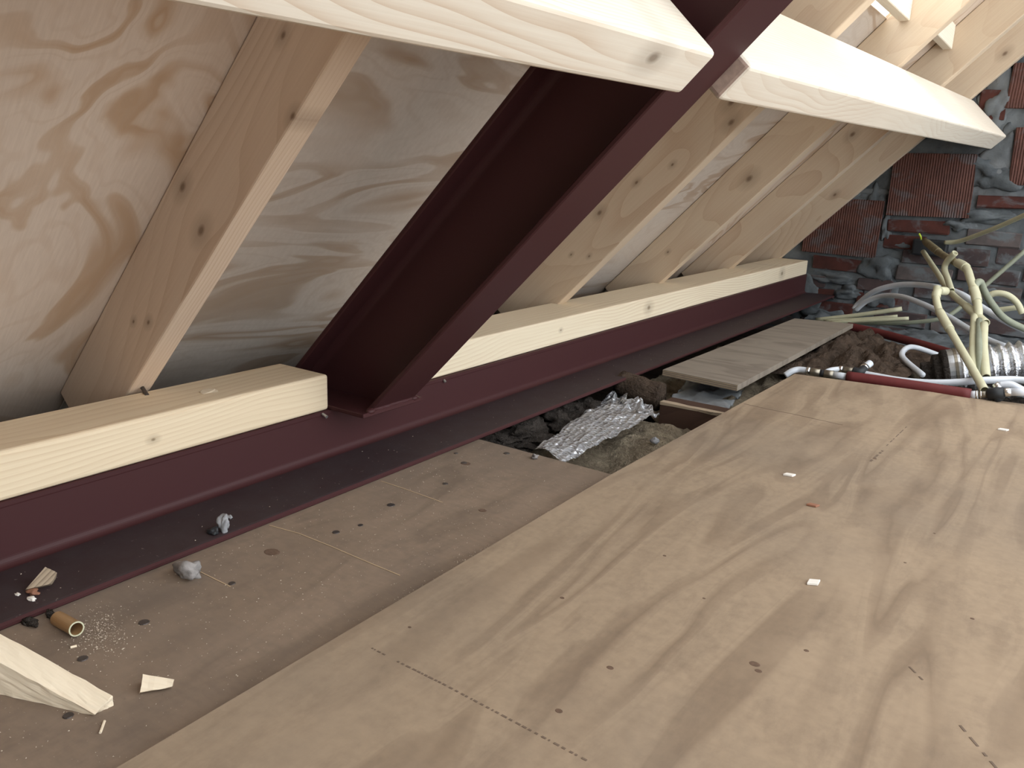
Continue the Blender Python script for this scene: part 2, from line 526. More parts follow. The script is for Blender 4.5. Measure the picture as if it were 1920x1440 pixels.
# smears of mortar standing proud of the masonry
for i, (px, py, rx, rz, dpt) in enumerate([(1650, 500, 30, 26, .03), (1500, 560, 34, 42, .09), (1560, 522, 40, 12, .03), (1590, 545, 26, 14, .03), (1655, 545, 24, 40, .02),
                                           (1600, 362, 50, 22, .02), (1862, 320, 40, 30, .03), (1880, 300, 30, 50, .02), (1850, 405, 48, 12, .02), (1800, 424, 26, 12, .025),
                                           (1870, 190, 30, 46, .03), (1540, 592, 50, 16, .06), (1700, 455, 30, 12, .015), (1660, 430, 10, 26, .02), (1640, 395, 14, 40, .02), (1660, 640, 60, 20, .04)]):
    c = aty(px, py, WALL_Y)
    s = 0.00218
    bm = lump(1.0, i + 2, (rx * s * 1.1, min(dpt, .03) * .9, rz * s * 1.1), 4, 0.7)
    link('mortar_smear', me_from(bm), 'mortar', W, Matrix.Translation((c.x, WALL_Y, c.z)), True)

# ceiling of the room below, seen only through the gap in the floor
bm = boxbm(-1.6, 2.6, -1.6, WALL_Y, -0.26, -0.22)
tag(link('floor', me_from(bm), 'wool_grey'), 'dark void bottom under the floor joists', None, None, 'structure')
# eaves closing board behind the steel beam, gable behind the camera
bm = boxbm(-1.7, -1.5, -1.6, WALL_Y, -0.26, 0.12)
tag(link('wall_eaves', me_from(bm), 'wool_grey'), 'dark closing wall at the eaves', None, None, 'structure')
bm = gable_slab(-1.75, -1.62)
tag(link('wall_back', me_from(bm), 'mortar'), 'gable wall behind the viewer', None, None, 'structure')

# joists under the floor
def joist(y0, y1, x0, x1, ztop, label):
    mw = Matrix.Translation((x0, 0, 0))
    o = timber('floor_joist', label, 'joist', 'joist', mw, (0, x1 - x0, y0, y1, -0.2, ztop), 0.003)
    bm = boxbm(0.002, x1 - x0, y0 - 0.002, y0 + 0.018, ztop - 0.004, ztop + 0.003)
    bmesh.ops.subdivide_edges(bm, edges=[e for e in bm.edges if abs(e.verts[0].co.x - e.verts[1].co.x) > .5], cuts=60)
    for v in bm.verts: v.co += Vector((0, noise.noise(v.co * 40) * .006, noise.noise(v.co * 55) * .003))
    link('split_edge', me_from(bm), 'old_wood', o, mw)
joist(1.795, 1.865, -0.775, 1.2, -0.031, 'dark old floor joist bridging the open gap beside the crumpled foil')

# ================================================================== FLOOR BOARDS
# big sheet
e1, e2 = atz(1490, 701, 0), atz(1930, 762, 0)
sh = [(-0.583, -1.3), (1.9, -1.3), (1.9, 2.36), (e2.x, 2.30), (e1.x, e1.y), (-0.597, 1.2)]
def slab(poly, z0, z1):
    bm = bmesh.new()
    lo = [bm.verts.new((x, y, z0)) for x, y in poly]
    hi = [bm.verts.new((x, y, z1)) for x, y in poly]
    bm.faces.new(lo[::-1])
    bm.faces.new(hi)
    n = len(poly)
    for i in range(n):
        bm.faces.new((lo[i], lo[(i + 1) % n], hi[(i + 1) % n], hi[i]))
    return bm
sheet = tag(link('plywood_sheet', me_from(slab(sh, -0.0175, 0)), 'ply_sheet'), 'large brown plywood sheet covering the floor in the foreground', 'plywood sheet')
low = tag(link('floor_board', me_from(slab([(-0.99, -1.3), (-0.4, -1.3), (-0.4, 1.246), (-0.99, 1.249)], ZL - 0.018, ZL - 0.0002)), 'ply_low'),
          'dirty narrow plywood floorboard between the steel beam and the big sheet', 'floorboard')
off = [atz(1243, 693, 0.004), atz(1383, 722, 0.004), atz(1600, 607, 0.0), atz(1490, 597, 0.0)]
bm = hexa([p - Vector((0, 0, 0.016)) for p in off] + off)
fb = tag(link('plywood_offcut', me_from(bm), 'ply_off'), 'loose greyish plywood board lying along the far end of the steel beam', 'board')
for kf in range(3):          # visible plies on the near edge
    a, b = off[0], off[1]
    dz = Vector((0, -0.0008, -0.002 - 0.005 * kf))
    bm = hexa([a + dz - Vector((0, 0, .0016)), b + dz - Vector((0, 0, .0016)), b + dz + Vector((0, .002, -.0016)), a + dz + Vector((0, .002, -.0016)),
               a + dz, b + dz, b + dz + Vector((0, .002, 0)), a + dz + Vector((0, .002, 0))])
    link('ply_layer', me_from(bm), 'ply_edge', fb)

# marks on the boards
def disc(px, py, z, r, mat, name, parent, h=0.0008, asp=1.0):
    c = atz(px, py, z)
    bm = bmesh.new()
    bmesh.ops.create_cone(bm, cap_ends=True, segments=14, radius1=r, radius2=r * 0.92, depth=h)
    for v in bm.verts: v.co.y *= asp
    link(name, me_from(bm), mat, parent, Matrix.Translation((c.x, c.y, z + h / 2)))
for px, py, r in ((630, 998, .0055), (676, 985, .004), (733, 947, .0065), (270, 1167, .0062), (155, 1235, .0055), (435, 1094, .0045), (870, 868, .006), (835, 907, .005), (855, 850, .004), (950, 850, .006), (128, 1342, .005)):
    disc(px, py, ZL, r, 'screw', 'screw', low)
for px, py, r in ((510, 1035, .012), (905, 957, .007), (873, 869, .010)):
    disc(px, py, ZL, r, 'knot', 'knot', low, 0.0004, 0.8)
for px, py, r in ((768, 1176, .0022), (1054, 1121, .003), (1144, 1252, .004), (1048, 1333, .004), (1415, 1245, .006), (1422, 1258, .004), (1640, 860, .004), (1512, 1220, .003), (1697, 1055, .002), (1320, 1122, .002), (1246, 1042, .0025), (1823, 1160, .0025), (1752, 1000, .0018)):
    disc(px, py, 0.0, r, 'knot', 'knot', sheet, 0.0003, 0.8)

def streak(pts, z, w, mat, name, parent, dash=None, h=0.0003):
    P = [atz(x, y, z + 0.0001) for x, y in pts]
    bm = bmesh.new()
    def seg(a, b):
        d = (b - a); d.z = 0
        nn = Vector((-d.y, d.x, 0)).normalized() * w / 2
        q = [a - nn, b - nn, b + nn, a + nn]
        lo = [bm.verts.new(p) for p in q]; hi = [bm.verts.new(p + Vector((0, 0, h))) for p in q]
        bm.faces.new(hi)
        for i in range(4): bm.faces.new((lo[i], lo[(i + 1) % 4], hi[(i + 1) % 4], hi[i]))
    for a, b in zip(P, P[1:]):
        if dash:
            L = (b - a).length
            t = 0
            while t < L:
                t2 = min(L, t + dash * random.uniform(0.4, 1.6))
                seg(a.lerp(b, t / L), a.lerp(b, t2 / L))
                t = t2 + dash * random.uniform(0.3, 1.2)
        else:
            seg(a, b)
    link(name, me_from(bm), mat, parent)
streak([(697, 1215), (722, 1228)], 0, 0.0018, 'ink', 'ink_mark', sheet, 0.004)
streak([(745, 1240), (830, 1282), (930, 1335), (1020, 1383), (1100, 1426)], 0, 0.0022, 'ink', 'ink_mark', sheet, 0.004)
streak([(1395, 757), (1435, 766), (1485, 776), (1580, 797)], 0, 0.0016, 'ink', 'saw_cut', sheet)
streak([(1632, 865), (1655, 845)], 0, 0.004, 'ink', 'scuff', sheet, 0.01)
streak([(1700, 800), (1660, 838)], 0, 0.0018, 'ink', 'scuff', sheet, 0.02)
streak([(1800, 1360), (1868, 1440)], 0, 0.0025, 'ink', 'scuff', sheet, 0.008)
streak([(1705, 1250), (1730, 1275)], 0, 0.002, 'ink', 'scuff', sheet, 0.01)
for pts in ([(505, 985), (560, 1000), (620, 1024), (680, 1050), (750, 1079)], [(715, 902), (760, 917), (830, 942)], [(375, 1072), (432, 1100)]):
    streak(pts, ZL, 0.0014, 'scratch', 'scratch', low)

# ================================================================== LOWER STEEL BEAM
sb = tag(empty('steel_beam', (-1.05, 1.2, ZL)), 'dark red primed steel beam lying along the eaves on the floor', 'steel beam')
XW = -1.05
def extrude_xz(poly, y0, y1):
    bm = bmesh.new()
    a = [bm.verts.new((x, y0, z)) for x, z in poly]
    b = [bm.verts.new((x, y1, z)) for x, z in poly]
    bm.faces.new(a); bm.faces.new(b[::-1])
    n = len(poly)
    for i in range(n):
        bm.faces.new((a[i], b[i], b[(i + 1) % n], a[(i + 1) % n]))
    return bm
BY0, BY1 = -1.5, WALL_Y - 0.01
rad = 0.012
zf = ZL + 0.0085
fil = [(XW + rad - rad * math.sin(t), zf + rad - rad * math.cos(t)) for t in [math.pi / 2 * i / 8 for i in range(9)]]
web = [(XW - 0.009, zf), (XW + rad, zf)] + fil[1:] + [(XW, 0.068), (XW - 0.009, 0.068)]
o = link('web', me_from(extrude_xz(web, BY0, BY1)), 'steel', sb)
edge = 0.003
fl = [(-1.19, ZL), (-0.915, ZL), (-0.913, ZL + 0.002), (-0.913, zf - edge), (-0.916, zf - 0.0006), (-0.92, zf), (-1.19, zf)]
lf = link('flange', me_from(extrude_xz(fl, BY0, BY1)), 'steel_dusty', sb)
lf.data.materials.append(M['steel'])
for p in lf.data.polygons:
    if p.normal.x > 0.4: p.material_index = 1
link('flange', me_from(extrude_xz([(-1.2, 0.0672), (XW, 0.0672), (XW + 0.0005, 0.069), (XW + 0.0005, 0.0745), (XW - 0.001, 0.0755), (-1.2, 0.0755)], BY0, BY1)), 'steel', sb)

# ================================================================== INCLINED STEEL BEAM
si = tag(empty('steel_rafter', (-1.06, 1.061, 0.0755)), 'dark red primed steel I-beam rising up the roof slope on a welded base plate', 'steel beam')
YS0, YS1, OB, OF = 1.005, 1.117, 0.017, 0.190
ZBP = 0.083
def slope_prism(poly, s0, s1):
    """poly of (y, offset into room) swept up the slope, cut level at the base plate"""
    bm = bmesh.new()
    a = [bm.verts.new(NR * (DR + q) + UR * s0 + Vector((0, y, 0))) for y, q in poly]
    b = [bm.verts.new(NR * (DR + q) + UR * s1 + Vector((0, y, 0))) for y, q in poly]
    bm.faces.new(a); bm.faces.new(b[::-1])
    n = len(poly)
    for i in range(n):
        bm.faces.new((a[i], b[i], b[(i + 1) % n], a[(i + 1) % n]))
    r = bmesh.ops.bisect_plane(bm, geom=bm.verts[:] + bm.edges[:] + bm.faces[:], plane_co=(0, 0, ZBP), plane_no=(0, 0, 1), clear_inner=True)
    bmesh.ops.holes_fill(bm, edges=[e for e in bm.edges if e.is_boundary])
    return bm
ym = (YS0 + YS1) / 2
tf, tw, rf = 0.009, 0.003, 0.014
def fil2(sy, base, sgn):
    return [(ym + sy * (tw + rf - rf * math.sin(t)), base + sgn * (rf - rf * math.cos(t))) for t in [math.pi / 2 * i / 6 for i in range(7)]]
webp = [(ym - tw - rf, OB + tf)] + fil2(-1, OB + tf, 1)[1:] + fil2(-1, OF - tf, -1)[::-1] + fil2(1, OF - tf, -1) + fil2(1, OB + tf, 1)[::-1]
link('web', me_from(slope_prism(webp, -1.3, 2.0)), 'steel', si)
c = 0.002
for q0, q1 in ((OB, OB + tf), (OF - tf, OF)):
    link('flange', me_from(slope_prism([(YS0, q0 + c), (YS0 + c, q0), (YS1 - c, q0), (YS1, q0 + c), (YS1, q1 - c), (YS1 - c, q1), (YS0 + c, q1), (YS0, q1 - c)], -1.3, 2.0)), 'steel', si)
link('base_plate', me_from(boxbm(-1.19, -0.966, 0.979, 1.135, 0.0756, ZBP, 0.001, 1)), 'steel', si)
xb = -0.9705
wpts = [(xb + random.uniform(-.001, .001), YS0 - 0.004 + 0.118 * i / 14, ZBP + 0.001 + random.uniform(-.0008, .0008)) for i in range(15)]
link('weld', me_from(tube(wpts, 0.0042, 8, sub=2)), 'steel', si, smooth=True)
for yy in (YS0 - 0.004, YS1 - 0.001):
    link('weld', me_from(lump(0.0075, yy, (1, 1.2, .7), 2, .3)), 'steel', si, Matrix.Translation((xb, yy, ZBP + .001)), True)

# ================================================================== TIMBERS
KN = lambda *k: k
# wall plates on the steel beam (grain along y)
mw = Matrix.Translation((XW, 0, 0)) @ AXY        # local x = world y, local y = -world x
M['plate_l'] = spruce('plate_spruce_near', (0.83, 0.71, 0.52), (0.56, 0.38, 0.22), 125, ((2, 0.64, 0.105, 0.004),), 0.9)
M['plate_r'] = spruce('plate_spruce_far', (0.82, 0.73, 0.56), (0.56, 0.40, 0.25), 125, ((2, 1.78, 0.11, 0.004), (2, 2.3, 0.11, 0.012), (2, 3.65, 0.11, 0.016)), 0.9)
pl = timber('wall_plate', 'pale timber wall plate with a bent nail on top, nearer piece on the steel beam', 'timber beam', 'plate_l', mw, (-1.5, 0.979, 0.0, 0.127, 0.0757, 0.1405), 0.006, 'timber wall plates', 3)
pr = timber('wall_plate', 'long pale timber wall plate beyond the sloping steel beam, running to the brick wall', 'timber beam', 'plate_r', mw, (1.136, WALL_Y - 0.012, 0.006, 0.158, 0.0757, 0.1415), 0.004, 'timber wall plates', 2)
a = atz(276, 741, 0.1405)
link('nail', me_from(tube([a, aty(263, 721, a.y + 0.01)], 0.0032, 8)), 'screw', pl)
c = atz(390, 733, 0.1406)
link('splintered_hole', me_from(lump(0.012, 4, (1.2, 1.3, .12), 2, .5)), 'offcut', pl, Matrix.Translation(c))
c = aty(613, 781, 0.985)
link('screw', me_from(tube([atx_ for atx_ in (Vector((XW + .001, .962, .071)), Vector((XW + .012, .962, .068)))], 0.003, 8)), 'zinc', sb)
link('screw', me_from(tube([Vector((XW + .001, 1.30, .070)), Vector((XW + .006, 1.30, .066))], 0.0028, 8)), 'zinc', sb)

# rafters
GR = 'spruce rafters'
RAFT = [(0.684, 0.724, 'rafter crossing the plywood just left of the sloping steel beam', ((2, -0.62, .06, .004), (2, -0.375, .10, .009), (2, -0.39, .036, .010), (2, -0.10, .075, .006), (2, -.155, .004, .006), (2, -.59, .035, .005))),
        (1.968, 2.016, 'first rafter to the right of the sloping steel beam', ((2, -.03, .055, .011), (2, -.06, .02, .010), (2, -.23, .05, .005), (2, -.33, .085, .006), (2, -.46, .10, .009), (2, -.56, .035, .004), (2, -.6, .075, .004))),
        (2.640, 2.685, 'second rafter to the right of the sloping steel beam, with one dark knot', ((2, -.27, .055, .014), (2, -.63, .06, .005))),
        (3.33, 3.385, 'third rafter to the right of the sloping steel beam', ((2, -.05, .08, .012), (2, .15, .08, .02))),
        (4.0, 4.045, 'last rafter, tight against the brick end wall', ((2, .47, .05, .012), (2, -.35, .06, .01)))]
for i, (y0, y1, lab, kn) in enumerate(RAFT):
    mt = spruce('rafter_spruce_%d' % i, (0.68, 0.54, 0.41) if i < 1 else (0.66, 0.545, 0.405), (0.44, 0.28, 0.18), 150 + 30 * (i % 3), kn, 0.8, 0.75, (0.05 + .02 * i, 0.08 + .03 * (i % 2)))  # rafters past the first are less pink: haze and white balance put into the colour
    timber('rafter', lab, 'rafter', mt, ROOF, (-0.90, ST, y0, y1, 0.0, 0.124), 0.003, GR)

# purlins (slightly out of parallel with the eaves)
def purlin(label, y0, y1, b0, b1, t0, t1, kn, end):
    L = y1 - y0
    def P(y, q, s): return NR * (DR + q) + UR * s + Vector((0, y, 0))
    ux = (P(y1, .21, b1) - P(y0, .21, b0)).normalized()
    w = -NR
    v = w.cross(ux).normalized()
    org = P(y0, .21, b0)
    mw = Matrix(((ux.x, v.x, w.x, org.x), (ux.y, v.y, w.y, org.y), (ux.z, v.z, w.z, org.z), (0, 0, 0, 1)))
    inv = mw.inverted()
    pts = [inv @ P(y0, .21, b0), inv @ P(y1, .21, b1), inv @ P(y1, .21, t1), inv @ P(y0, .21, t0),
           inv @ P(y0, .002, b0), inv @ P(y1, .002, b1), inv @ P(y1, .002, t1), inv @ P(y0, .002, t0)]
    bm = hexa(pts)
    bmesh.ops.bevel(bm, geom=list(bm.edges), offset=0.007, segments=3, affect='EDGES', profile=0.5)
    mt = spruce('purlin_spruce_' + end, (0.78, 0.725, 0.625), (0.56, 0.42, 0.30), 150, kn, 0.9)
    o = link('purlin', me_from(bm), mt, mw=mw)
    o.data.materials.append(M['end_grain'])
    for p in o.data.polygons:
        if p.normal.x < -0.9: p.material_index = 1
    return tag(o, label, 'purlin', 'pale timber purlins')
purlin('thick pale purlin crossing the top left corner, ending at the steel beam', -1.5, 1.0, .0465, .1195, .112, .184, ((1, 2.368, -.040, .0135),), 'near')
purlin('thick pale purlin running from the sloping steel beam to the brick wall', 1.122, 4.055, .124, .2085, .185, .284, (), 'far')

# curb boards of the roof opening
def curb(y0, y1, x1, z0, label):
    mw = Matrix.Translation((0, 0, 0)) @ AXY
    bm = boxbm(y0, y1, -x1, -x1 + 0.03, z0, z0 + 0.16, 0.002, 1)
    tag(link('curb_board', me_from(bm), 'spruce_purlin', mw=mw), label, 'board', 'upright boards below the roof opening')
curb(2.018, 2.638, -0.498, 0.9455, 'pale upright board between the first and second right-hand rafters at the top')
curb(2.687, 3.328, -0.480, 0.9625, 'pale upright board between the second and third right-hand rafters at the top')

# ================================================================== IN THE FLOOR GAP
def bed(x0, x1, y0, y1, z, amp, fr, nu, nv, sd):
    def fn(u, v):
        x, y = x0 + (x1 - x0) * u, y0 + (y1 - y0) * v
        h = noise.fractal(Vector((x * fr, y * fr * 0.6, sd)), 0.7, 2.0, 6)
        h2 = abs(noise.noise(Vector((x * fr * 2.1, y * fr * 1.3, sd + 4))))
        return (x, y, z + h * amp + h2 * amp * 0.8)
    return gridmesh(fn, nu, nv)
tag(link('mineral_wool', me_from(bed(-0.98, -0.45, 1.2, 1.8, -0.088, .03, 6, 70, 80, 1)), 'wool', smooth=True), 'straw coloured insulation wool filling the gap under the foil strip', 'insulation', None, 'stuff')
tag(link('mineral_wool', me_from(bed(-0.98, -0.30, 1.86, 2.9, -0.085, .035, 7, 80, 110, 2)), 'wool', smooth=True), 'insulation wool between the loose board and the sheet end', 'insulation', None, 'stuff')
tag(link('rubble_bed', me_from(bed(-1.0, 0.7, 2.85, WALL_Y - .02, -0.12, .03, 6, 110, 80, 3)), 'mortar', smooth=True), 'grey mortar rubble at the foot of the brick wall', 'rubble', None, 'stuff')
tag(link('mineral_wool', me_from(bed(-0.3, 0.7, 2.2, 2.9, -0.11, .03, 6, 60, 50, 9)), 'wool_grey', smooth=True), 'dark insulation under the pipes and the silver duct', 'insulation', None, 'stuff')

def sheet_piece(name, label, cat, corners, thick, mat, nu, nv, amp, fr, sd, torn=0.0, mat2=None):
    """crumpled slab between 4 world corners: near-left, near-right, far-right, far-left"""
    A, B, C_, D = [Vector(c) for c in corners]
    ux = ((D - A) + (C_ - B)).normalized()
    org = A.copy()
    w = ux.cross((A - B)).normalized()
    if w.z < 0: w = -w
    v = w.cross(ux).normalized()
    mw = Matrix(((ux.x, v.x, w.x, org.x), (ux.y, v.y, w.y, org.y), (ux.z, v.z, w.z, org.z), (0, 0, 0, 1)))
    inv = mw.inverted()
    a, b, c2, d2 = [inv @ q for q in (A, B, C_, D)]
    def fn(u, vv):
        l = a.lerp(d2, u); r = b.lerp(c2, u)
        p = l.lerp(r, vv)
        q = Vector((p.x * fr, p.y * fr, sd))
        p.z += noise.fractal(q, 0.8, 2.0, 4) * amp - (abs(vv - .5) * 2) ** 3 * thick * 0.35
        if torn and u > 0.85:
            p.x += noise.noise(Vector((vv * 9, sd, u * 5))) * torn
            p.z += noise.noise(Vector((vv * 7, u * 20, sd))) * torn * 0.5
        return p
    bm = gridmesh(fn, nu, nv)
    ext = bmesh.ops.solidify(bm, geom=bm.faces[:], thickness=thick)
    o = link(name, me_from(bm), mat, mw=mw, smooth=True)
    return tag(o, label, cat)
sheet_piece('foil_insulation', 'crumpled silver foil insulation strip lying in the floor gap', 'foil insulation',
            [atz(1001, 836, -.014), atz(1057, 862, -.016), atz(1237, 768, -.034), atz(1150, 733, -.05)], .020, 'foil', 80, 30, .008, 16, 1.7, .04)
sheet_piece('plastic_film', 'pale crumpled film beneath the loose plywood board', 'plastic film',
            [atz(1247, 756, -.055), atz(1352, 778, -.04), atz(1395, 735, -.045), atz(1290, 712, -.05)], .006, 'plastic_film', 40, 30, .010, 20, 5.1, .02)
bm = tube([atz(1165, 716, -.03), atz(1205, 735, -.045), atz(1240, 745, -.05)], [.034, .036, .037], 16, sub=5)
for v in bm.verts: v.co += Vector(noise.noise_vector(v.co * 30)) * 0.006
tag(link('insulation_roll', me_from(bm), 'wool_brown', smooth=True), 'brown roll of insulation beneath the edge of the steel beam', 'insulation')
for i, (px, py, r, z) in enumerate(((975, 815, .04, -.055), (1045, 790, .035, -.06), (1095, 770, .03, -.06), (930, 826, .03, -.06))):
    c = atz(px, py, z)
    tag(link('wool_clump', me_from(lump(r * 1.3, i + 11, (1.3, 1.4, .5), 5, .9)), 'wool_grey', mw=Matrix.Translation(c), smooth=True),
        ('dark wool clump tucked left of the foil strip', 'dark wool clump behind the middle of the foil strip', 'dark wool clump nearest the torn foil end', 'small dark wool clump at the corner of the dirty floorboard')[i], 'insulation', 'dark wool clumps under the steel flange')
c = atz(1228, 826, -.055)
tag(link('mortar_crumb', me_from(lump(.009, 31, (1.2, .9, .8), 2, .4)), 'stone_pale', mw=Matrix.Translation(c)), 'pale greenish crumb lying on the straw wool in the gap', 'rubble')

# brown wool heap beside the loose board
def heap(u, v):
    A, B, C_, D = atz(1440, 700, -.05), atz(1690, 715, -.03), atz(1760, 668, -.06), atz(1590, 618, -.05)
    p = A.lerp(B, u).lerp(D.lerp(C_, u), v)
    e = (1 - (2 * u - 1) ** 4) * (1 - (2 * v - 1) ** 4)
    h = noise.fractal(Vector((p.x * 9, p.y * 5, 7)), .7, 2, 6) * .035 + abs(noise.noise(Vector((p.x * 16, p.y * 9, 3)))) * .05
    p.z += e * (h + .015)
    return p
tag(link('brown_wool', me_from(gridmesh(heap, 90, 70)), 'wool_brown', smooth=True), 'heap of brown matted insulation beside the loose plywood board', 'insulation', None, 'stuff')

# ================================================================== PIPES AND CONDUITS
def pipe(name, label, cat, pts, r, mat, group=None, hollow=0.0, seg=12, sockets=()):
    P = [aty(*p) for p in pts]
    o = tag(link(name, me_from(tube(P, r, seg, inner=hollow)), mat, smooth=True), label, cat, group)
    for (q, rs, ms) in sockets:
        link('socket', me_from(tube([aty(*p) for p in q], rs, seg, inner=.8)), ms, o, smooth=True)
    return o
GC = 'cream electrical conduits'
pipe('conduit', 'cream conduit reaching up to the right edge from the junction box', 'conduit', [(1772, 455, 3.98), (1800, 452, 3.95), (1850, 434, 3.85), (1900, 413, 3.75), (1945, 392, 3.65)], .0095, 'pvc', GC, .8)
pipe('conduit', 'long thin conduit running low along the wall then rising to the right edge', 'conduit', [(1580, 605, 3.75), (1680, 606, 3.7), (1752, 600, 3.68), (1785, 588, 3.7), (1842, 540, 3.75), (1930, 463, 3.8)], .0085, 'pvc_grey', GC, .8)
pipe('conduit', 'topmost of three cut conduits lying on the rubble', 'conduit', [(1530, 600, 3.72), (1600, 592, 3.72), (1691, 579, 3.74)], .0095, 'pvc', GC, .75)
pipe('conduit', 'middle of three cut conduits lying on the rubble', 'conduit', [(1545, 602, 3.68), (1620, 598, 3.68), (1683, 593, 3.7)], .007, 'pvc', GC, .75)
pipe('conduit', 'lowest of three cut conduits lying on the rubble', 'conduit', [(1555, 605, 3.64), (1640, 600, 3.64), (1704, 597, 3.66)], .0075, 'pvc', GC, .75)
pipe('conduit', 'bent cream conduit descending from the junction box to a cut socket end', 'conduit', [(1731, 472, 3.95), (1755, 508, 3.6), (1771, 534, 3.3), (1790, 556, 3.1), (1815, 577, 2.95), (1846, 605, 2.85)], .0105, 'pvc', GC, .8, sockets=(([(1812, 574.5, 2.955), (1830, 590.5, 2.90), (1848, 606, 2.845)], .0132, 'pvc'),))
pipe('conduit', 'short cream conduit tip curling upward in the tangle', 'conduit', [(1791, 474, 3.2), (1776, 490, 3.22), (1771, 505, 3.22), (1777, 524, 3.2), (1784, 545, 3.15)], .0105, 'pvc', GC, .8)
pipe('conduit', 'grimy brown conduit from the junction box into a cream socket', 'conduit', [(1734, 452, 3.96), (1760, 473, 3.6), (1785, 488, 3.3), (1800, 497, 3.15)], .0125, 'pvc_grimy', GC, .8, sockets=(([(1737, 454.5, 3.92), (1750, 465, 3.74), (1760, 473, 3.6)], .0152, 'pvc_grimy'),))
pipe('conduit', 'cream conduit with a socket, curving down through the middle of the tangle', 'conduit', [(1797, 494, 3.16), (1812, 503, 3.08), (1820, 525, 3.0), (1829, 552, 2.95), (1834, 580, 2.9), (1834, 600, 2.88)], .0125, 'pvc', GC, .8, sockets=(([(1796, 493, 3.165), (1804, 497, 3.12), (1811, 502, 3.085)], .0150, 'pvc'), ([(1825, 540, 2.965), (1829, 552, 2.95), (1832, 566, 2.925)], .0148, 'pvc')))
pipe('conduit', 'greyish conduit hooking over the tangle and falling to the right edge', 'conduit', [(1828, 560, 2.96), (1829, 535, 2.98), (1838, 529, 3.0), (1845, 545, 3.02), (1860, 570, 3.05), (1885, 598, 3.1), (1930, 621, 3.15)], .011, 'pvc_grey', GC, .8)
pipe('conduit', 'long cream conduit with an elbow, slanting down to the pipe fittings', 'conduit', [(1772, 546, 2.85), (1760, 546, 2.82), (1755, 556, 2.8), (1762, 585, 2.75), (1781, 618, 2.66), (1805, 660, 2.52), (1828, 700, 2.38), (1846, 732, 2.28)], .0105, 'pvc', GC, .8, sockets=(([(1773, 546, 2.852), (1766, 545.5, 2.83), (1760, 546, 2.82), (1756, 550, 2.81), (1755, 558, 2.80)], .0130, 'pvc'), ([(1762, 585, 2.75), (1771, 601, 2.706), (1781, 618, 2.66)], .0128, 'pvc')))
pipe('conduit', 'left upright cream conduit standing in front of the silver duct', 'conduit', [(1827, 590, 2.9), (1825, 640, 2.65), (1824, 700, 2.45)], .0105, 'pvc', GC, .8)
pipe('conduit', 'right upright cream conduit standing in front of the silver duct', 'conduit', [(1845, 608, 2.75), (1844, 650, 2.6), (1849, 708, 2.42)], .0115, 'pvc', GC, .8)
pipe('conduit', 'middle upright conduit standing in front of the silver duct', 'conduit', [(1836, 600, 2.80), (1836, 650, 2.58), (1839, 725, 2.40)], .0085, 'pvc_grey', GC, .8)
pipe('conduit', 'cream conduit looping over at the right edge', 'conduit', [(1848, 558, 3.2), (1866, 550, 3.2), (1888, 553, 3.2), (1906, 567, 3.2), (1917, 588, 3.2)], .0105, 'pvc', GC, .8)
pipe('conduit', 'short level conduit stub under the loop at the right edge', 'conduit', [(1866, 582, 3.25), (1890, 579, 3.25), (1913, 576, 3.25)], .009, 'pvc', GC, .8)
GW = 'white water pipes'
pipe('water_pipe', 'upper white pipe arching along the brick wall', 'pipe', [(1601, 580, 3.8), (1612, 567, 3.8), (1640, 546, 3.75), (1680, 535, 3.7), (1725, 534, 3.62), (1768, 541, 3.5), (1800, 551, 3.4), (1825, 566, 3.35), (1860, 588, 3.3), (1930, 625, 3.2)], .0115, 'pipe_white', GW)
pipe('water_pipe', 'lower white pipe arching along the brick wall to the silver duct', 'pipe', [(1604, 582, 3.76), (1625, 565, 3.74), (1655, 555, 3.7), (1690, 556, 3.6), (1730, 570, 3.5), (1775, 592, 3.4), (1815, 616, 3.3), (1850, 636, 3.2), (1890, 652, 3.1)], .0105, 'pipe_white', GW)
pipe('water_pipe', 'small white pipe hooking out of the brown wool', 'pipe', [(1730, 703, 2.6), (1700, 678, 2.7), (1691, 664, 2.75), (1702, 652, 2.8), (1722, 653, 2.85), (1770, 670, 2.9)], .0085, 'pipe_white', GW)
pipe('water_pipe', 'long white pipe passing behind the red sleeve', 'pipe', [(1600, 697, 2.42), (1640, 705, 2.40), (1700, 715, 2.38), (1770, 718, 2.38), (1850, 713, 2.4), (1900, 712, 2.42), (1940, 716, 2.42)], .0095, 'pipe_white', GW)
# red sleeved pipe with fittings
rp = tag(empty('sleeved_pipe', aty(1587, 706, 2.26)), 'dark red sleeved pipe with white ends and fittings behind the big sheet', 'pipe')
def seg_(pts, r, mat, name, par, seg=14):
    link(name, me_from(tube([aty(*p) for p in pts], r, seg)), mat, par, smooth=True)
seg_([(1588, 707, 2.28), (1660, 717, 2.28), (1740, 729, 2.28), (1820, 741, 2.28)], .0160, 'pipe_red', 'sleeve', rp, 18)
seg_([(1562, 703, 2.28), (1590, 707, 2.28)], .0098, 'pipe_white', 'pipe_end', rp)
seg_([(1546, 701, 2.28), (1563, 703, 2.28)], .0115, 'brass', 'fitting', rp)
seg_([(1537, 699, 2.28), (1547, 701, 2.28)], .0095, 'black', 'seal', rp)
seg_([(1516, 696, 2.28), (1538, 699, 2.28)], .0105, 'brass', 'fitting', rp)
seg_([(1513, 695, 2.28), (1519, 696, 2.28)], .0115, 'chrome', 'clamp_ring', rp)
seg_([(1472, 704, 2.26), (1485, 696, 2.27), (1498, 693, 2.28), (1515, 695, 2.28)], .0085, 'pipe_white', 'pipe_tail', rp)
seg_([(1820, 741, 2.28), (1834, 740, 2.28)], .0105, 'pipe_white', 'pipe_end', rp)
seg_([(1832, 740, 2.28), (1854, 739, 2.28)], .0095, 'brass', 'fitting', rp)
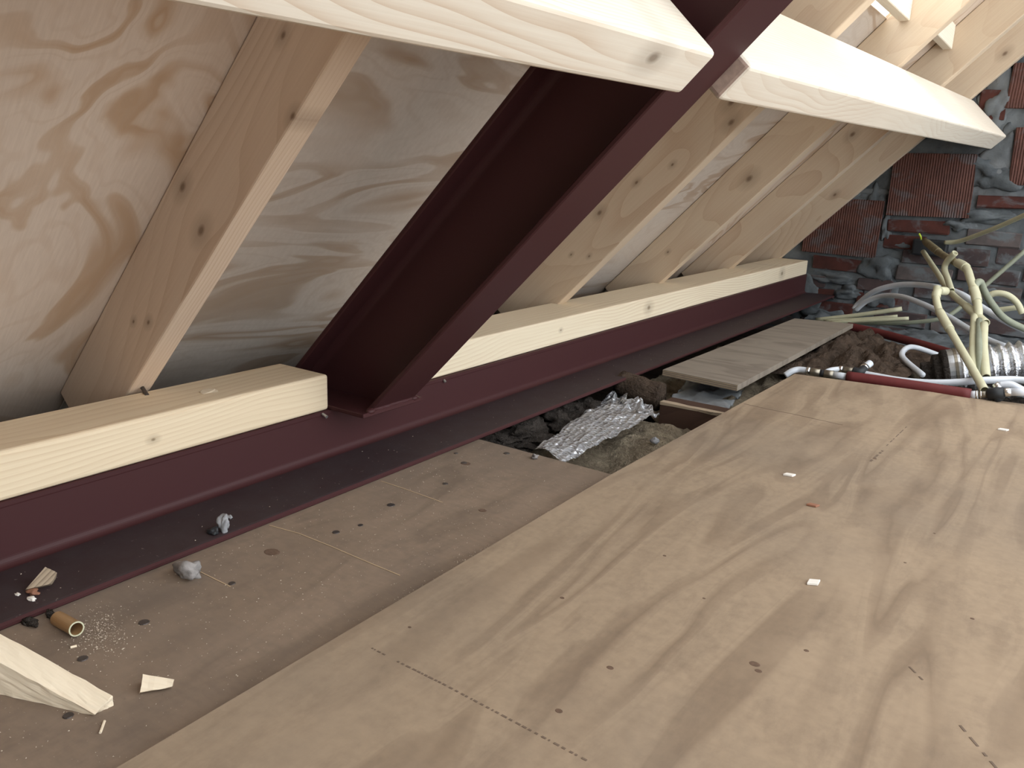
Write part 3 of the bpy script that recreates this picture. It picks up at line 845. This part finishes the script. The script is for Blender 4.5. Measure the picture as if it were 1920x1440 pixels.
seg_([(1830, 740, 2.28), (1833, 740, 2.28)], .0115, 'chrome', 'clamp_ring', rp)
seg_([(1838, 740, 2.28), (1841, 740, 2.28)], .0115, 'chrome', 'clamp_ring', rp)
seg_([(1852, 739, 2.28), (1882, 737, 2.28)], .0150, 'black', 'tee_fitting', rp)
seg_([(1868, 738, 2.28), (1872, 752, 2.28)], .0110, 'black', 'tee_fitting', rp)
seg_([(1880, 736, 2.28), (1896, 735, 2.28)], .0110, 'chrome', 'fitting', rp)
seg_([(1894, 735, 2.28), (1930, 735, 2.28)], .0095, 'pipe_white', 'pipe_end', rp)
seg_([(1866, 728, 2.3), (1876, 722, 2.3)], .0105, 'chrome', 'fitting', rp)
seg_([(1874, 722, 2.3), (1895, 721, 2.3), (1912, 729, 2.3), (1935, 740, 2.3)], .0085, 'pipe_white', 'pipe_tail', rp)
# second pipe end with an elbow
ep = tag(empty('elbow_pipe', aty(1580, 695, 2.4)), 'short white pipe with metal fitting and dark elbow on the brown wool', 'pipe')
seg_([(1545, 700, 2.36), (1558, 694, 2.38), (1575, 692, 2.4)], .0075, 'pipe_white', 'pipe_tail', ep)
seg_([(1574, 692, 2.4), (1580, 693, 2.4)], .0105, 'chrome', 'clamp_ring', ep)
seg_([(1579, 693, 2.4), (1604, 696, 2.4)], .0095, 'brass', 'fitting', ep)
seg_([(1600, 696, 2.4), (1612, 698, 2.4), (1620, 692, 2.42)], .0125, 'black', 'elbow', ep)
seg_([(1618, 692, 2.42), (1624, 687, 2.43)], .0115, 'chrome', 'clamp_ring', ep)
seg_([(1622, 688, 2.43), (1632, 681, 2.45)], .0100, 'pipe_white', 'pipe_end', ep)
pipe('sleeved_pipe', 'dull red sleeved pipe half buried in rubble behind the brown wool', 'pipe', [(1590, 612, 3.4), (1650, 625, 3.35), (1720, 644, 3.25), (1800, 668, 3.1)], .0165, 'pipe_red')
# battens beneath the duct
for i, (a, b) in enumerate((((1690, 672, 2.95), (1800, 690, 2.95)),)):
    A, B = aty(*a), aty(*b)
    bm = hexa([A + Vector((0, 0, -.05)), B + Vector((0, 0, -.05)), B + Vector((0, .05, -.05)), A + Vector((0, .05, -.05)), A, B, B + Vector((0, .05, 0)), A + Vector((0, .05, 0))])
    tag(link('batten', me_from(bm), 'joist'), 'old wooden batten under the end of the silver duct', 'batten')
# flexible silver duct
du = tag(empty('flexible_duct', aty(1800, 690, 2.75)), 'silver corrugated foil duct with a grey collar at the right edge', 'duct')
A, B = aty(1797, 694, 2.74), aty(1990, 674, 2.80)
ax = (B - A).normalized()
pts, rr = [], []
n = 60
for i in range(n + 1):
    pts.append(A.lerp(B, i / n)); rr.append(.064 + .007 * math.sin(i / n * math.pi * 2 * 10))
bm = tube(pts, .062, 36, sub=1, cap=False)
for v in bm.verts:
    t = (v.co - A).dot(ax); c = A + ax * t; d = v.co - c
    k = 1 + .10 * math.sin(t / (B - A).length * 2 * math.pi * 10) + .05 * noise.noise(v.co * 60)
    v.co = c + d * k
link('duct_hose', me_from(bm), 'duct', du, smooth=True)
link('collar', me_from(tube([A - ax * .03, A + ax * .006], .0655, 32)), 'zinc', du, smooth=False)
link('collar_rim', me_from(tube([A - ax * .012, A - ax * .004], .068, 32)), 'brass', du)
link('wool_sleeve', me_from(tube([A - ax * .10, A - ax * .06, A - ax * .028], [.035, .055, .066], 24, sub=6)), 'wool_grey', du, smooth=True)
# junction box at the wall
c = aty(1742, 462, WALL_Y - .03)
jb = tag(link('junction_box', me_from(boxbm(c.x - .065, c.x + .075, WALL_Y - .055, WALL_Y - .006, c.z - .04, c.z + .03, .008)), 'black'), 'dark junction box on the brick wall where the conduits start', 'junction box')
link('earth_wire', me_from(tube([aty(1727, 449, 3.99), aty(1726, 443, 3.98), aty(1723, 438, 3.98)], .004, 8)), 'green_yellow', jb)

# ================================================================== DEBRIS
def custom(name, label, cat, pts, mat, axis=None, rough=0.0, cuts=0, group=None):
    bm = hexa(pts)
    if cuts:
        bmesh.ops.subdivide_edges(bm, edges=bm.edges[:], cuts=cuts, use_grid_fill=True)
        for v in bm.verts: v.co += Vector(noise.noise_vector(v.co * 130)) * rough + Vector(noise.noise_vector(v.co * 400)) * rough * .5
    o = link(name, me_from(bm), mat)
    if axis is not None:      # re-express in a local frame with x along the grain
        org = Vector(pts[0]); ux = Vector(axis).normalized(); w = Vector((0, 0, 1)); v = w.cross(ux).normalized(); w = ux.cross(v)
        mw = Matrix(((ux.x, v.x, w.x, org.x), (ux.y, v.y, w.y, org.y), (ux.z, v.z, w.z, org.z), (0, 0, 0, 1)))
        o.data.transform(mw.inverted()); o.matrix_world = mw
    return tag(o, label, cat, group)
T = [atz(-30, 1172, .026), atz(211, 1303, -.006), atz(178, 1340, -.014), atz(-30, 1226, .018)]
Bt = [Vector((T[0].x - .01, T[0].y + .005, ZL)), Vector((T[1].x, T[1].y, ZL)), atz(174, 1341, ZL), atz(-10, 1300, ZL)]
custom('wood_offcut', 'fresh pale wedge shaped timber offcut on the floor at the lower left', 'wood offcut', Bt + T, 'offcut', T[1] - T[0], .0012, 9)
T = [atz(268, 1264, -.004), atz(327, 1274, -.008), atz(322, 1288, -.013), atz(263, 1298, -.014)]
Bt = [atz(274, 1280, ZL), atz(324, 1284, ZL), atz(321, 1289, ZL), atz(261, 1300, ZL)]
custom('wood_chip', 'small pale wood chip on the dirty floorboard beside the wedge offcut', 'wood chip', Bt + T, 'offcut', T[1] - T[0], .0006, 4)
zf2 = zf
T = [atz(47, 1106, zf2 + .004), atz(96, 1094, zf2 + .006), atz(107, 1074, zf2 + .014), atz(85, 1063, zf2 + .020)]
Bt = [atz(48, 1108, zf2), atz(96, 1097, zf2), atz(104, 1086, zf2), atz(78, 1085, zf2)]
custom('wood_splinter', 'weathered wood splinter on the near end of the steel flange', 'wood chip', Bt + T, 'old_wood', T[3] - T[0], .0005, 4)
def crumb(px, py, z, r, sq, mat, sd, label, cat='rubble', name='mortar_crumb'):
    c = atz(px, py, z)
    tag(link(name, me_from(lump(r, sd, sq, 3, .75)), mat, mw=Matrix.Translation((c.x, c.y, z + r * sq[2] * .75)), smooth=True), label, cat)
crumb(354, 1080, ZL, .0155, (1.1, .9, .75), 'stone', 3, 'grey lump of mortar on the dirty floorboard by the beam edge')
crumb(420, 994, zf, .0095, (.8, .8, 1.3), 'stone_pale', 8, 'pale upright mortar crumb on the steel flange')
crumb(400, 1000, zf, .0075, (1.2, .8, .6), 'black', 9, 'small dark stone beside the pale crumb on the steel flange')
crumb(430, 972, zf, .004, (1.3, .9, .8), 'stone_pale', 10, 'tiny mortar crumb behind the pale crumb on the steel flange')
crumb(1003, 860, ZL, .006, (1.2, 1, .8), 'stone', 12, 'small stone at the end of the dirty floorboard')
crumb(62, 1112, zf, .006, (1.2, .9, .4), 'red_tile', 13, 'reddish flake just below the weathered splinter', 'chip', 'flake')
crumb(97, 1157, ZL, .006, (1.3, .8, .7), 'wool_grey', 15, 'dark crumb tucked under the flange edge beside the conduit stub')
crumb(58, 1170, ZL, .007, (1.5, .8, .5), 'wool_grey', 16, 'dark crumb under the flange edge above the wedge offcut')
crumb(59, 1124, zf, .004, (1.5, .9, .4), 'white_tile', 17, 'larger white flake on the steel flange below the splinter', 'chip', 'flake')
crumb(33, 1115, zf, .0028, (1.5, .9, .4), 'white_tile', 18, 'smaller white flake on the steel flange left of the splinter', 'chip', 'flake')
a_, b_ = atz(188, 1374, ZL + .001), atz(196, 1352, ZL + .001)
tag(link('wood_sliver', me_from(tube([a_, b_], .0013, 6)), 'offcut'), 'thin pale sliver on the dirty floorboard below the chip', 'wood chip')
a_, b_ = atz(132, 1214, ZL + .001), atz(144, 1211, ZL + .001)
tag(link('wood_sliver', me_from(tube([a_, b_], .0014, 6)), 'offcut'), 'tiny pale sliver just below the conduit stub', 'wood chip')
for i, (px, py, w, h, rot, m, lab) in enumerate(((1480, 892, .016, .010, .2, 'white_tile', 'small white chip in the middle of the big plywood sheet'), (1525, 1094, .014, .012, .5, 'white_tile', 'nearest white square chip on the big plywood sheet'),
                                                 (1881, 807, .017, .010, .1, 'white_tile', 'far white chip near the right edge of the big plywood sheet'), (1524, 949, .015, .009, .1, 'red_tile', 'brown chip between the two white chips on the sheet'))):
    c = atz(px, py, 0)
    bm = boxbm(-w / 2, w / 2, -h / 2, h / 2, 0.0002, .0035, .0005, 1)
    for v in bm.verts: v.co.x += v.co.y * .5
    tag(link('chip', me_from(bm), m, mw=Matrix.Translation(c) @ Matrix.Rotation(rot, 4, 'Z')), lab, 'chip', 'small chips on the sheet')
# stub of conduit lying by the beam
a = atz(143, 1179, ZL + .0095)
M['pvc_tan'] = plain('tan_conduit', (0.34, 0.20, 0.09), 0.35, 0, .1, 20, 0, .5)
dirv = Vector((.95, -.05, .10)).normalized()
b = a - dirv * .045
st = tag(empty('conduit_stub', b), 'short tan conduit stub with a pale rim lying by the beam edge', 'conduit')
def pipe_shell(p0, p1, r0, r1, n=28):
    ax_ = (p1 - p0).normalized(); s1 = ax_.cross(Vector((0, 0, 1))).normalized(); s2 = s1.cross(ax_)
    bm = bmesh.new()
    R_ = [[bm.verts.new(p + (s1 * math.cos(6.28318 * k / n) + s2 * math.sin(6.28318 * k / n)) * r) for k in range(n)] for p, r in ((p0, r0), (p1, r0), (p1, r1), (p0, r1))]
    for i in range(4):
        for k in range(n):
            bm.faces.new((R_[i][k], R_[i][(k + 1) % n], R_[(i + 1) % 4][(k + 1) % n], R_[(i + 1) % 4][k]))
    return bm
link('tube', me_from(pipe_shell(b, a, .0082, .0070)), 'pvc_tan', st)
link('rim', me_from(pipe_shell(a, a + dirv * .0009, .0084, .0069)), 'pvc', st)

# sawdust: uncountable specks along the sheet edge and on the boards
bm = bmesh.new()
def speck(p, r):
    q = [p + Vector((random.uniform(-1, 1) * r, random.uniform(-1, 1) * r, 0)) for _ in range(3)]
    t = bm.verts.new(p + Vector((0, 0, r * .6)))
    vs_ = [bm.verts.new(x) for x in q]
    for i in range(3): bm.faces.new((vs_[i], vs_[(i + 1) % 3], t))
for _ in range(5500):
    y = random.uniform(.55, 1.2)
    x = -0.592 - abs(random.gauss(0, .014 * (0.6 + noise.noise(Vector((y * 9, 2, 0)))))) - .001
    speck(Vector((x, y, ZL)), random.uniform(.0007, .0016))
for _ in range(1800):
    speck(Vector((random.uniform(-.9, -.6), random.uniform(.2, 1.24), ZL)), random.uniform(.0004, .0013))
for _ in range(600):
    c = atz(random.gauss(185, 30), random.gauss(1185, 22), ZL)
    speck(c, random.uniform(.0005, .0014))
for _ in range(160):
    speck(Vector((random.uniform(-1.02, -.93), random.uniform(.3, 3.3), zf)), random.uniform(.0005, .0016))
tag(link('sawdust', me_from(bm), 'sawdust'), 'scattered sawdust and specks on the dirty floorboard and steel flange', 'sawdust', None, 'stuff')
